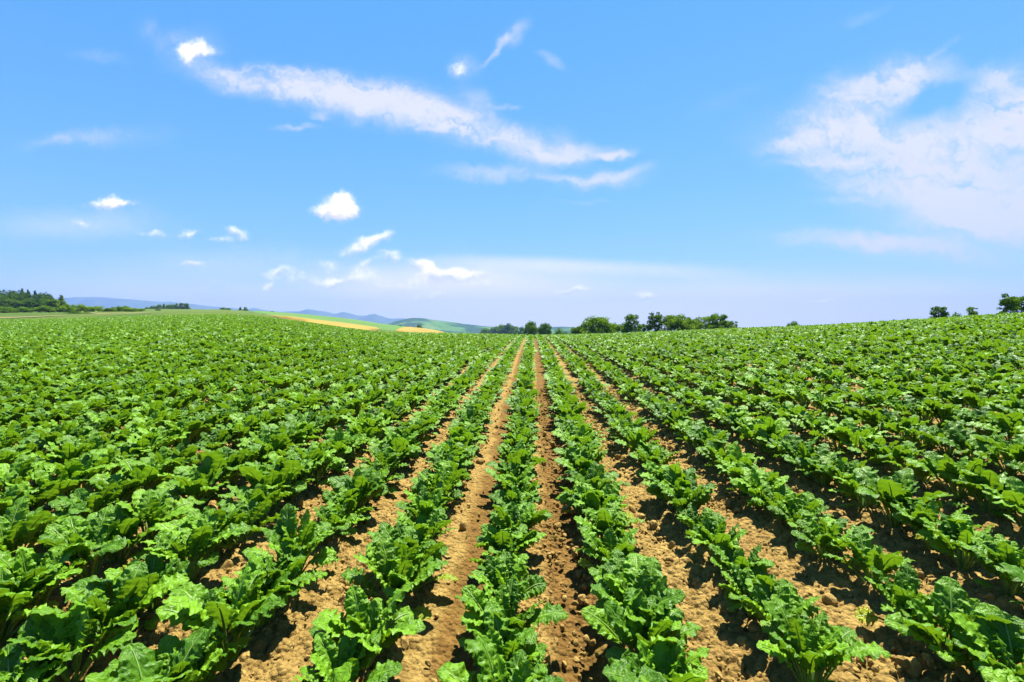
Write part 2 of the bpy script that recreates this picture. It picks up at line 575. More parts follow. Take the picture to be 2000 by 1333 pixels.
def plain(name, c0, c1, scale=20, rough=.7, bump=0.0, spec=.2):
    m, t, out = new_mat(name)
    geo = t.add('ShaderNodeNewGeometry')
    n = t.noise(geo.outputs['Position'], scale, 5, .6)
    b = t.add('ShaderNodeBsdfPrincipled')
    t.l.new(t.mix(t.ss(n, .3, .7), c0, c1), b.inputs['Base Color'])
    b.inputs['Roughness'].default_value = rough
    b.inputs['Specular IOR Level'].default_value = spec
    if bump:
        bu = t.add('ShaderNodeBump')
        bu.inputs['Distance'].default_value = bump
        t.l.new(n, bu.inputs['Height'])
        t.l.new(bu.outputs[0], b.inputs['Normal'])
    t.l.new(b.outputs[0], out.inputs[0])
    return m


def crown_material(name, dark, light, tk=.25):
    m, t, out = new_mat(name)
    oi = t.add('ShaderNodeObjectInfo')
    geo = t.add('ShaderNodeNewGeometry')
    n = t.noise(geo.outputs['Position'], .9, 4, .6)
    rp = geo.outputs['Random Per Island']
    f = t.math('ADD', t.math('MULTIPLY', n, .55), t.math('ADD', t.math('MULTIPLY', rp, .35), t.math('MULTIPLY', oi.outputs['Random'], .25)))
    col = t.mix(t.ss(f, .3, .9), dark, light)
    d = t.add('ShaderNodeBsdfDiffuse')
    t.l.new(col, d.inputs[0])
    tr = t.add('ShaderNodeBsdfTranslucent')
    t.l.new(col, tr.inputs[0])
    mx = t.add('ShaderNodeMixShader')
    mx.inputs[0].default_value = tk
    t.l.new(d.outputs[0], mx.inputs[1])
    t.l.new(tr.outputs[0], mx.inputs[2])
    t.l.new(mx.outputs[0], out.inputs[0])
    return m


M_SOIL = soil_material()
M_LEAF = leaf_material('beet_leaf', (.034, .100, .004), (.110, .240, .008), (.16, .24, .008), (.19, .36, .008), .25)
M_YELLOW = leaf_material('wilting_leaf', (.12, .18, .008), (.28, .30, .02), (.30, .24, .025), (.30, .32, .02))
M_STALK = plain('beet_stalk', (0.07065, 0.1413, 0.0157), (0.1256, 0.2041, 0.03533), 30, .45, spec=.4)
M_BARK = plain('bark', (0.0628, 0.0471, 0.0314), (0.1256, 0.0942, 0.0628), 6, .9)
M_CROWN = crown_material('tree_foliage', (.05, .115, .007), (.17, .28, .016), .4)
M_DARKCROWN = crown_material('wood_foliage', (.024, .066, .008), (.085, .16, .016), .25)
M_CLOD = plain('clod', (0.1377, 0.08591, 0.02176), (0.2663, 0.1809, 0.0544), 25, .95, .01, .1)
M_WHEAT = plain('ripe_wheat', (.165, .112, .008), (.20, .14, .016), .08, .9)
M_MEADOW = plain('young_crop', (0.03768, 0.0942, 0.00785), (0.05809, 0.1217, 0.01413), .02, .9)
M_PATH = plain('dirt_path', (0.1413, 0.1099, 0.04318), (0.1806, 0.1452, 0.0628), .3, .95)
M_FOREST = plain('mountain_forest', (.02, .045, .02), (.045, .08, .03), .004, 1.0)


def hill_material():
    m, t, out = new_mat('hill_fields')
    geo = t.add('ShaderNodeNewGeometry')
    P = geo.outputs['Position']
    mp_ = t.add('ShaderNodeMapping')
    t.l.new(P, mp_.inputs[0])
    mp_.inputs['Scale'].default_value = (1, .45, 0.0)
    cellc = t.add('ShaderNodeTexVoronoi')
    t.l.new(mp_.outputs[0], cellc.inputs['Vector'])
    cellc.inputs['Scale'].default_value = .015
    sp_ = t.add('ShaderNodeSeparateColor')
    t.l.new(cellc.outputs['Color'], sp_.inputs[0])
    col = t.mix(t.ss(sp_.outputs[0], .2, .8), (.036, .08, .015), (.08, .135, .03))
    col = t.mix(t.ss(sp_.outputs[2], .1, .9), col, (.05, .115, .02))
    w = t.noise(P, .0055, 6, .62)
    col = t.mix(t.ss(w, .47, .53), col, (.018, .045, .015))
    b = t.add('ShaderNodeBsdfDiffuse')
    t.l.new(col, b.inputs[0])
    t.l.new(b.outputs[0], out.inputs[0])
    return m


M_HILL = hill_material()

# ------------------------------------------------------------------ ground: one sheet to the horizon
ph_fine = np.linspace(R(-62), R(62), 760)
ph_all = np.concatenate([np.linspace(-math.pi, R(-62), 60)[:-1], ph_fine, np.linspace(R(62), math.pi, 60)[1:]])
rr = [0.25]
while rr[-1] < 6700:
    r_ = rr[-1]
    k = .035 if r_ < 1.3 else .0036 if r_ < 7 else .0036 + .02 * min(1, (r_ - 7) / 20)
    rr.append(r_ * (1 + k))
rr = np.array(rr)
PH, RR = np.meshgrid(ph_all, rr, indexing='ij')
GX, GY = RR * np.sin(PH), RR * np.cos(PH)
GZ = terrain(GX, GY)
near = np.clip((16 - RR) / 9, 0, 1)
inrow = (GX - ROW0) / ROWS
rowd = np.abs(inrow - np.round(inrow))                       # 0 on a row, 0.5 between
det = .022 * (1 - np.clip(rowd / .3, 0, 1)**2)               # low ridge the beets stand on
det += (fbm(GX * 3, GY * 3, 5) - .5) * .05
trackl = np.exp(-((GX + .33) / .10)**2) + np.exp(-((GX - .24) / .11)**2)
det -= .03 * trackl
rough = np.clip(1 - .75 * trackl, .2, 1)
bare_l = np.exp(-((GX + .47) / .08)**2)
rough *= np.clip(1 - .75 * bare_l, .2, 1)
sel = RR < 16
lx, ly = GX[sel], GY[sel]
ld = np.maximum(lumps(lx, ly, .085, 3, .35) * .085 * .6, lumps(lx, ly, .042, 9, .75) * .042 * .75)
ld = np.maximum(ld, lumps(lx, ly, .024, 15, .9) * .024 * .7)
ld *= 1.7 * np.clip(.55 + .9 * (fbm(lx * 2.2, ly * 2.2, 31) - .3), .3, 1.1)
tmp = np.zeros_like(GX)
tmp[sel] = ld
GZ = GZ + near * (det + tmp * rough)
# far terrain keeps a little unevenness outside the field
outf = np.clip((RR - field_edge(GX, GY)) / 10, 0, 1)
GZ = GZ + outf * (fbm(GX / 9, GY / 9, 77) - .5) * .5
gme = mesh_from('ground', np.stack([GX.ravel(), GY.ravel(), GZ.ravel()], 1), grid_faces(len(ph_all), len(rr))[:, ::-1], mats=(M_SOIL,))
fa = gme.attributes.new('field', 'FLOAT', 'POINT')
fa.data.foreach_set('value', (RR <= field_edge(GX, GY) + .5).astype(np.float32).ravel())
link('ground', gme, kind='structure')

# ------------------------------------------------------------------ sugar beet leaves
WV = np.array([0, .06, .14, .25, .40, .55, .70, .82, .91, .97, 1.0])
WW = np.array([.04, .16, .40, .72, .95, 1.0, .92, .76, .54, .30, .05])


class Leaf:
    """one beet leaf: a stalk that arcs out of the plant's heart and a ruffled blade; local +X is outwards"""
    def __init__(self, seed, e0, bend, pet, length, width, twist=0.0):
        g = np.random.default_rng(seed)
        self.e0, self.bend, self.pet, self.len, self.w, self.twist = e0, bend, pet, length, width, twist
        self.ph = g.uniform(0, 6.28, 12)
        self.fr = g.uniform(4.2, 6.2, 2)
        self.fr2 = g.uniform(9, 13, 2)
        self.amp = g.uniform(.008, .0155) * width / .115
        self.fold = g.uniform(-.05, .30)
        self.lob = g.uniform(.02, .05)
        self.side = g.uniform(-.25, .25)
        self.seed = seed
        n = 80
        s = np.linspace(0, 1, n)
        L = pet + length
        pf = pet / L
        # gentle arc in the stalk, stronger towards the tip
        th = e0 - bend * (.25 * s + .75 * np.clip((s - pf * .6) / (1 - pf * .6), 0, 1)**1.5)
        ds = L / (n - 1)
        self.s = s
        self.th = th
        self.x = .012 + np.concatenate([[0], np.cumsum(np.cos(th[:-1]) * ds)])
        self.z = .0 + np.concatenate([[0], np.cumsum(np.sin(th[:-1]) * ds)])
        self.y = self.side * .12 * np.clip((s - .2) / .8, 0, 1)**2
        self.pf = pf

    def at(self, s):
        return (np.interp(s, self.s, self.x), np.interp(s, self.s, self.y), np.interp(s, self.s, self.z), np.interp(s, self.s, self.th))

    def blade(self, nu, nv):
        v = np.linspace(0, 1, nv)
        u = np.linspace(-1, 1, nu)
        Vv, Uu = np.meshgrid(v, u, indexing='ij')
        s = self.pf * .93 + (1 - self.pf * .93) * Vv
        x, y, z, th = self.at(s)
        w = np.interp(Vv, WV, WW) * self.w * .5
        side = (Uu > 0).astype(int)
        ph, fr, fr2 = self.ph, self.fr, self.fr2
        w = w * (1 + self.lob * np.sin(6.283 * fr[side] * Vv + ph[side]) + .035 * np.sin(6.283 * fr2[side] * Vv + ph[2 + side]))
        au = np.abs(Uu)
        env = np.sin(np.pi * np.clip(Vv * .94 + .05, 0, 1))**.6
        ruf = self.amp * au**1.5 * env * (np.sin(6.283 * fr[side] * Vv + ph[4 + side]) + .5 * np.sin(6.283 * fr2[side] * Vv + ph[6 + side]))
        puck = .0085 * (self.w / .115) * env * np.sin(np.pi * au) * np.abs(np.sin(np.pi * 7.5 * (Vv - .30 * au)))
        puck += .012 * (self.w / .115) * (vnoise(Uu * 2.6 + 40 + self.seed, Vv * 7 + self.seed * 3, self.seed) - .5) * env
        fold = self.fold * au * w * (1 - .6 * Vv) - .25 * self.fold * au * au * w
        n = ruf + puck + fold
        tw = self.twist * (.2 + .8 * Vv)
        cy_, cn = np.cos(tw), np.sin(tw)
        lat = Uu * w
        Y = lat * cy_ - n * cn
        N = lat * cn + n * cy_
        X = x - np.sin(th) * N
        Z = z + np.cos(th) * N
        verts = np.stack([X, y + Y, Z], -1).reshape(-1, 3)
        uv = np.stack([Uu * .5 + .5, Vv], -1).reshape(-1, 2)
        return verts, grid_faces(nv, nu), uv

    def stalk(self, nv, k=6):
        s = np.linspace(0, self.pf * .93 + (1 - self.pf * .93) * .88, nv)
        x, y, z, th = self.at(s)
        t = np.clip(s / (self.pf + .02), 0, 1)
        r = .0075 * (1 - t) + .0042 * t
        t2 = np.clip((s - self.pf) / (1 - self.pf), 0, 1)
        r = r * (1 - .86 * t2)
        a = np.linspace(0, 2 * np.pi, k, endpoint=False)
        A, Rr = np.meshgrid(a, r)
        lat, n = np.cos(A) * Rr * 1.25, np.sin(A) * Rr * .8 + (t2 * .0012)[:, None]
        X = x[:, None] - np.sin(th)[:, None] * n
        Z = z[:, None] + np.cos(th)[:, None] * n
        verts = np.stack([X, y[:, None] + lat, Z], -1).reshape(-1, 3)
        i = np.arange((nv - 1) * k)
        p, q = i // k, i % k
        q2 = (q + 1) % k
        f = np.stack([p * k + q, p * k + q2, (p + 1) * k + q2, (p + 1) * k + q], 1)
        return verts, f, np.full((len(verts), 2), .5)


LEAVES = {'inner': [], 'mid': [], 'outer': [], 'low': []}
for i in range(6):
    u = lambda a, b: random.uniform(a, b)
    LEAVES['inner'].append(Leaf(100 + i, R(u(78, 89)), R(u(12, 45)), u(.09, .13), u(.14, .20), u(.075, .10), u(-.4, .4)))
    LEAVES['mid'].append(Leaf(200 + i, R(u(71, 83)), R(u(30, 75)), u(.12, .17), u(.17, .23), u(.095, .125), u(-.5, .5)))
    LEAVES['outer'].append(Leaf(300 + i, R(u(59, 73)), R(u(50, 100)), u(.11, .16), u(.15, .21), u(.095, .12), u(-.6, .6)))
    LEAVES['low'].append(Leaf(400 + i, R(u(22, 38)), R(u(30, 60)), u(.10, .14), u(.11, .15), u(.075, .10), u(-.4, .4)))



def rosette(seed, dense=1.0):
    """leaf list of one plant: (class, variant, azimuth, tilt, roll, scale)"""
    g = random.Random(seed)
    az = g.uniform(0, 6.28)
    rows = []
    for cls, n in (('inner', 5), ('mid', round(8 * dense)), ('outer', round(7 * dense)), ('low', g.choice((0, 1, 1, 2)))):
        for _ in range(n + g.choice((0, 0, 1) if cls != 'low' else (0,))):
            az += 2.39996 + g.uniform(-.35, .35)
            rows.append((cls, g.randrange(6), az, R(g.uniform(-9, 9)), R(g.uniform(-16, 16)), g.uniform(.82, 1.12)))
    return rows


def leaf_matrix(az, tilt, roll, sc):
    return Matrix.Rotation(az, 4, 'Z') @ Matrix.Rotation(tilt, 4, 'Y') @ Matrix.Rotation(roll, 4, 'X') @ Matrix.Scale(sc, 4)


def plant_arrays(seed, nu, nv, ns, dense=1.0, stalks=True):
    bl, st = [], []
    for cls, k, az, tilt, roll, sc in rosette(seed, dense):
        lf = LEAVES[cls][k]
        M = np.array(leaf_matrix(az, tilt, roll, sc))
        v, f, uv = lf.blade(nu, nv)
        bl.append((v @ M[:3, :3].T, f, uv))
        if stalks:
            v, f, uv = lf.stalk(ns, 5)
            st.append((v @ M[:3, :3].T, f, uv))

    def cat(lst):
        vs, fs, us, o = [], [], [], 0
        for v, f, uv in lst:
            vs.append(v)
            fs.append(f + o)
            us.append(uv)
            o += len(v)
        return np.concatenate(vs), np.concatenate(fs), np.concatenate(us)
    return cat(bl), (cat(st) if stalks else None)


# leaf meshes shared by all the near plants
LEAF_ME = {}
for cls, lst in LEAVES.items():
    for k, lf in enumerate(lst):
        v, f, uv = lf.blade(15, 46)
        b = mesh_from('leaf', v, f, uv, (M_LEAF,))
        by = mesh_from('leaf', v, f, uv, (M_YELLOW,))
        v, f, uv = lf.stalk(18, 7)
        LEAF_ME[cls, k] = (b, by, mesh_from('leaf_stalk', v, f, uv, (M_STALK,)))
NV_MID = 14
MID_ME = []
for k in range(NV_MID):
    (bv, bf, bu_), (sv, sf, su) = plant_arrays(1000 + k, 11, 28, 9)
    MID_ME.append((mesh_from('foliage', bv, bf, bu_, (M_LEAF,)), mesh_from('stalks', sv, sf, su, (M_STALK,))))

# ------------------------------------------------------------------ where the beets stand
pts = []
imin, imax = -260, 110
for i in range(imin, imax + 1):
    x = ROW0 + ROWS * i
    y = -3.0 + random.uniform(0, .25)
    while y < 130:
        step = .225 if x < .9 else .255
        y += step * random.uniform(.82, 1.2) * (1.9 if random.random() < .025 else 1)
        pts.append((x + random.gauss(0, .018), y, i))
pts = np.array(pts)
px_, py_, w_ = project(pts[:, 0], pts[:, 1], terrain(pts[:, 0], pts[:, 1]) + .2)
dist = np.hypot(pts[:, 0], pts[:, 1])
keep = (dist < field_edge(pts[:, 0], pts[:, 1])) & (w_ > .2) & (dist > 1.25)
marg = 260 + 420 / np.maximum(w_, .3)
keep &= (px_ > -marg) & (px_ < 2000 + marg) & ((py_ < 1333 + 900) | (w_ < 2.5))
pts, px_, py_, w_, dist = pts[keep], px_[keep], py_[keep], w_[keep], dist[keep]
zz = terrain(pts[:, 0], pts[:, 1])
# plants that show: canopy centre inside the frame (a little slack for their leaves)
slack = FPX * .16 / np.maximum(w_, .3)
inframe = (px_ > -slack) & (px_ < 2000 + slack) & (py_ < 1333 + slack * .75)
order = np.argsort(np.where(inframe, dist, 1e9))
single = np.zeros(len(pts), bool)
single[order[:300]] = True



def row_scale(i):
    return {-1: 1.0, -2: 1.04, 0: .97, 1: 1.0, 2: .94, 3: .97}.get(i, 1.0 if i > 0 else 1.08)


ORD = ('nearest second third fourth fifth sixth seventh eighth ninth tenth eleventh twelfth thirteenth fourteenth fifteenth sixteenth '
       'seventeenth eighteenth nineteenth twentieth twenty-first twenty-second twenty-third twenty-fourth twenty-fifth twenty-sixth '
       'twenty-seventh twenty-eighth twenty-ninth thirtieth').split()
ROWN = 'first second third fourth fifth sixth seventh eighth ninth tenth eleventh twelfth thirteenth fourteenth fifteenth sixteenth'.split()


def row_name(i):
    if i == 0:
        return 'in row between the two bare wheel tracks'
    if i < 0:
        return 'in %s row left of the wheel tracks' % ROWN[-i - 1]
    return 'in %s row right of the wheel tracks' % ROWN[i - 1]


BEETS = 'sugar beet plants in the nearest rows'
count_in_row = {}
n_near = 0
idx = [k for k in order[:300]]
by_row = {}
for k in idx:
    by_row.setdefault(int(pts[k, 2]), []).append(k)
rank = {}
for i, ks in by_row.items():
    for n, k in enumerate(sorted(ks, key=lambda q: pts[q, 1])):
        rank[k] = n
for q, k in enumerate(idx):
    x, y, i = float(pts[k, 0]), float(pts[k, 1]), int(pts[k, 2])
    g = random.Random(5000 + int(k))
    sc = g.uniform(.78, 1.10) * row_scale(i)
    size = 'small' if sc < .88 * row_scale(i) else 'large' if sc > 1.01 * row_scale(i) else 'leafy'
    e = bpy.data.objects.new('sugar_beet_plant', None)
    COL.objects.link(e)
    e.empty_display_size = .1
    e.location = (x, y, float(zz[k]) + .012)
    e.rotation_euler = (g.uniform(-.06, .06), g.uniform(-.06, .06), g.uniform(0, 6.28))
    e.scale = (sc, sc, sc * g.uniform(1.0, 1.18))
    yellow = False
    if q < 64:
        for cls, v, az, tilt, roll, s in rosette(9000 + int(k)):
            yl = cls == 'low' and g.random() < .55
            me_b, me_y, me_s = LEAF_ME[cls, v]
            lo = link('leaf', me_y if yl else me_b, e)
            lo.matrix_local = leaf_matrix(az, tilt, roll, s)
            if yl:
                lo['label'] = 'yellowing old leaf drooping to the soil'
                yellow = True
            link('leaf_stalk', me_s, lo)
    else:
        fm, sm = MID_ME[g.randrange(NV_MID)]
        link('foliage', fm, e)
        link('stalks', sm, e)
    e['label'] = '%s beet plant%s, %s %s' % (size, ' with yellow leaf' if yellow else '', ORD[rank[k]], row_name(i))
    e['category'] = 'beet plant'
    e['group'] = BEETS

# ------------------------------------------------------------------ the rest of the crop: one uncountable mass
STORE = {}


def store(name, meshes):
    c = bpy.data.collections.new(name)
    for k, me in enumerate(meshes):
        c.objects.link(bpy.data.objects.new('%s_%03d' % (name, k), me))
    return c


def scatter(name, coords, rot, scl, which, coll, **props):
    me = bpy.data.meshes.new(name)
    me.vertices.add(len(coords))
    me.vertices.foreach_set('co', np.asarray(coords, np.float32).ravel())
    me.attributes.new('rot', 'FLOAT_VECTOR', 'POINT').data.foreach_set('vector', np.asarray(rot, np.float32).ravel())
    me.attributes.new('scl', 'FLOAT_VECTOR', 'POINT').data.foreach_set('vector', np.asarray(scl, np.float32).ravel())
    me.attributes.new('which', 'INT', 'POINT').data.foreach_set('value', np.asarray(which, np.int32))
    o = link(name, me, **props)
    ng = bpy.data.node_groups.new(name + '_nodes', 'GeometryNodeTree')
    ng.interface.new_socket('Geometry', in_out='INPUT', socket_type='NodeSocketGeometry')
    ng.interface.new_socket('Geometry', in_out='OUTPUT', socket_type='NodeSocketGeometry')
    gi, go = ng.nodes.new('NodeGroupInput'), ng.nodes.new('NodeGroupOutput')
    ci = ng.nodes.new('GeometryNodeCollectionInfo')
    ci.inputs['Collection'].default_value = coll
    ci.inputs['Separate Children'].default_value = True
    ci.inputs['Reset Children'].default_value = True
    ip = ng.nodes.new('GeometryNodeInstanceOnPoints')

    def attr(nm, ty):
        a = ng.nodes.new('GeometryNodeInputNamedAttribute')
        a.data_type = ty
        a.inputs['Name'].default_value = nm
        return a.outputs['Attribute']
    er = ng.nodes.new('FunctionNodeEulerToRotation')
    ng.links.new(gi.outputs[0], ip.inputs['Points'])
    ng.links.new(ci.outputs[0], ip.inputs['Instance'])
    ip.inputs['Pick Instance'].default_value = True
    ng.links.new(attr('which', 'INT'), ip.inputs['Instance Index'])
    ng.links.new(attr('rot', 'FLOAT_VECTOR'), er.inputs[0])
    ng.links.new(er.outputs[0], ip.inputs['Rotation'])
    ng.links.new(attr('scl', 'FLOAT_VECTOR'), ip.inputs['Scale'])
    ng.links.new(ip.outputs[0], go.inputs[0])
    md = o.modifiers.new('scatter', 'NODES')
    md.node_group = ng
    return o


def joined(name, seed, nu, nv, ns, dense=1.0):
    (bv, bf, bu_), (sv, sf, su) = plant_arrays(seed, nu, nv, ns, dense)
    v = np.concatenate([bv, sv])
    f = np.concatenate([bf, sf + len(bv)])
    return mesh_from(name, v, f, np.concatenate([bu_, su]), (M_LEAF, M_STALK), np.concatenate([np.zeros(len(bf)), np.ones(len(sf))]))


N_A, N_B = 14, 12
crop_store = store('crop', [joined('crop', 1200 + k, 9, 20, 5) for k in range(N_A)] + [joined('crop', 1300 + k, 6, 11, 3) for k in range(N_B)])
rest = ~single
rp, rd = pts[rest], dist[rest]
n = len(rp)
which = np.where(rd < 16, rng.integers(0, N_A, n), N_A + rng.integers(0, N_B, n))
s_ = rng.uniform(.72, 1.06, n) * np.array([row_scale(int(i)) for i in rp[:, 2]])
scatter('sugar_beet_crop', np.stack([rp[:, 0], rp[:, 1], zz[rest] + .01], 1),
        np.stack([rng.uniform(-.07, .07, n), rng.uniform(-.07, .07, n), rng.uniform(0, 6.28, n)], 1),
        np.stack([s_, s_, s_ * rng.uniform(.98, 1.16, n)], 1), which, crop_store,
        kind='stuff', label='dense green sugar beet crop filling the field behind the nearest plants', category='crop')
print('beets', len(pts))

# ------------------------------------------------------------------ loose clods of soil
def clod_mesh(seed):
    import bmesh
    bm = bmesh.new()
    bmesh.ops.create_icosphere(bm, subdivisions=2, radius=1)
    g = random.Random(seed)
    dirs = [Vector((g.gauss(0, 1), g.gauss(0, 1), g.gauss(0, 1))).normalized() for _ in range(9)]
    cut = [g.uniform(.55, .95) for _ in dirs]
    for v in bm.verts:
        p = v.co.copy()
        for d, c in zip(dirs, cut):
            e_ = p.dot(d) - c
            if e_ > 0:
                p -= d * e_ * .85
        p *= 1 + g.uniform(-.05, .05)
        v.co = Vector((p.x * 1.15, p.y, p.z * .75))
    me = bpy.data.meshes.new('clod')
    bm.to_mesh(me)
    bm.free()
    me.materials.append(M_CLOD)
    return me


clod_store = store('clod', [clod_mesh(k) for k in range(8)])
n = 90000
r_ = np.sqrt(rng.uniform(1.5**2, 9.5**2, n))
p_ = rng.uniform(R(-58), R(58), n)
cx, cy2 = r_ * np.sin(p_), r_ * np.cos(p_)
bet = (cx - ROW0) / ROWS
bet = np.abs(bet - np.round(bet))
pr = np.where(cx > .45, .95, .6) * np.clip(fbm(cx * 2, cy2 * 2, 61) * 2 - .3, .15, 1)
pr = np.where(np.abs(cx + .42) < .16, .05, pr)
pr = np.where(np.abs(cx - .14) < .12, .30, pr)
ok = rng.uniform(0, 1, n) < pr
cx, cy2 = cx[ok], cy2[ok]
n = len(cx)
cs = .005 + .015 * rng.random(n)**2.0 + .022 * (rng.random(n) < .03)
scatter('soil_clods', np.stack([cx, cy2, terrain(cx, cy2) + .012 + cs * .3], 1), rng.uniform(0, 6.28, (n, 3)),
        np.stack([cs, cs, cs], 1), rng.integers(0, 8, n), clod_store,
        kind='stuff', label='loose crumbly clods of tan soil scattered between the beet rows', category='soil clods')

# ------------------------------------------------------------------ trees
def crown_arrays(seed, kind, nleaf, size):
    g = np.random.default_rng(seed)
    cl = []
    if kind == 'broad':
        for _ in range(70):
            a, h = g.uniform(0, 6.28), g.uniform(.04, .93)
            rad = .40 * np.sin(np.pi * min(1, .22 + h * .76))**.6 * np.sqrt(g.uniform(.02, 1))
            cl.append((rad * np.cos(a), rad * np.sin(a), h, g.uniform(.07, .13)))
    elif kind == 'loose':
        for _ in range(48):
            a, h = g.uniform(0, 6.28), g.uniform(.03, .95)
            rad = .34 * np.sqrt(g.uniform(.05, 1)) * (1.1 - .75 * h)
            cl.append((rad * np.cos(a), rad * np.sin(a), h, g.uniform(.04, .10)))
    elif kind == 'cone':
        for k in range(20):
            h = .10 + .88 * k / 19
            a = g.uniform(0, 6.28)
            rad = .20 * (1 - h) * g.uniform(.2, 1)
            cl.append((rad * np.cos(a), rad * np.sin(a), h, .05 + .15 * (1 - h)))
    else:                                                     # bush: low and wide
        for _ in range(15):
            a = g.uniform(0, 6.28)
            rad = .62 * np.sqrt(g.uniform(0, 1))
            cl.append((rad * np.cos(a), rad * np.sin(a), g.uniform(.2, .78) * (1 - .35 * rad), g.uniform(.18, .30)))
    cl = np.array(cl)
    wgt = cl[:, 3]**2
    ci = g.choice(len(cl), nleaf, p=wgt / wgt.sum())
    d = g.normal(0, 1, (nleaf, 3))
    d /= np.linalg.norm(d, axis=1)[:, None]
    rad = cl[ci, 3] * g.uniform(.35, 1.0, nleaf)**.5 * g.choice([1, 1, 1, 1.22], nleaf)
    c = cl[ci, :3] + d * rad[:, None] * np.array([1, 1, .85])
    c[:, 2] = np.maximum(c[:, 2], .03)
    nrm = d + g.normal(0, .55, (nleaf, 3)) + np.array([0, 0, .35])
    nrm /= np.linalg.norm(nrm, axis=1)[:, None]
    ref = g.normal(0, 1, (nleaf, 3))
    t1 = np.cross(nrm, ref)
    t1 /= np.linalg.norm(t1, axis=1)[:, None]
    t2 = np.cross(nrm, t1)
    sz = size * g.uniform(.6, 1.35, nleaf)[:, None]
    q = np.stack([c - t1 * sz * .6, c - t2 * sz + nrm * sz * .25, c + t1 * sz * .6, c + t2 * sz + nrm * sz * .2], 1)
    return q.reshape(-1, 3), np.arange(nleaf * 4).reshape(-1, 4)


def trunk_arrays(seed, h, r0, limbs=6):
    g = np.random.default_rng(seed)
    vs, fs, o = [], [], 0

    def tube(pa, pb, ra, rb, n=6):
        nonlocal o
        pa, pb = np.array(pa, float), np.array(pb, float)
        d = pb - pa
        d /= np.linalg.norm(d)
        t1 = np.cross(d, [.3, .9, .1])
        t1 /= np.linalg.norm(t1)
        t2 = np.cross(d, t1)
        a = np.linspace(0, 2 * np.pi, 7, endpoint=False)
        for k in range(n):
            u = k / (n - 1)
            p = pa + (pb - pa) * u + t1 * .01 * np.sin(u * 5 + seed)
            r = ra + (rb - ra) * u
            vs.append(p + r * (np.cos(a)[:, None] * t1 + np.sin(a)[:, None] * t2))
        for k in range(n - 1):
            for j in range(7):
                fs.append((o + k * 7 + j, o + k * 7 + (j + 1) % 7, o + (k + 1) * 7 + (j + 1) % 7, o + (k + 1) * 7 + j))
        o += n * 7
    tube((0, 0, -.06), (.01, .01, h), r0, r0 * .35)
    for k in range(limbs):
        a = k * 2.4 + g.uniform(-.4, .4)
        z0 = h * g.uniform(.3, .85)
        ln = g.uniform(.14, .26)
        tube((0, 0, z0), (ln * np.cos(a), ln * np.sin(a), z0 + ln * .8), r0 * .5, r0 * .15, 4)
    return np.concatenate(vs), np.array(fs)


TREE_ME = {}
for kind, nvar, nl, sz in (('broad', 5, 6500, .026), ('loose', 4, 3800, .024), ('cone', 3, 3600, .024), ('bush', 5, 3400, .04)):
    for k in range(nvar):
        v, f = crown_arrays(50 + k * 7 + len(kind), kind, nl, sz)
        cm = mesh_from('crown', v, f, mats=(M_CROWN,), smooth=False)
        tv, tf = trunk_arrays(80 + k, {'broad': .6, 'loose': .75, 'cone': .85, 'bush': .3}[kind], {'broad': .026, 'loose': .018, 'cone': .02, 'bush': .03}[kind])
        tm = mesh_from('trunk', tv, tf, mats=(M_BARK,))
        TREE_ME[kind, k] = (cm, tm)
NVAR = {'broad': 5, 'loose': 4, 'cone': 3, 'bush': 5}


def tree(name, kind, var, px, depth, top, width, label, category='tree', group=None, sink=0.0):
    """a tree whose top shows at photo row `top`, `width` photo px across"""
    x, y, z = at(px, depth)
    h = EYE + (HOR - top) * depth / FPX - z + sink
    wm = width * depth / FPX
    nat = {'broad': .78, 'loose': .66, 'cone': .46, 'bush': 1.5}[kind]
    e = bpy.data.objects.new(name, None)
    COL.objects.link(e)
    e.location = (x, y, z - sink)
    sx = wm / nat
    e.scale = (sx, sx, h)
    e.rotation_euler = (0, 0, random.uniform(0, 6.28))
    e['label'], e['category'] = label, category
    if group:
        e['group'] = group
    cm, tm = TREE_ME[kind, var % NVAR[kind]]
    link('crown', cm, e)
    link('trunk', tm, e)
    return e


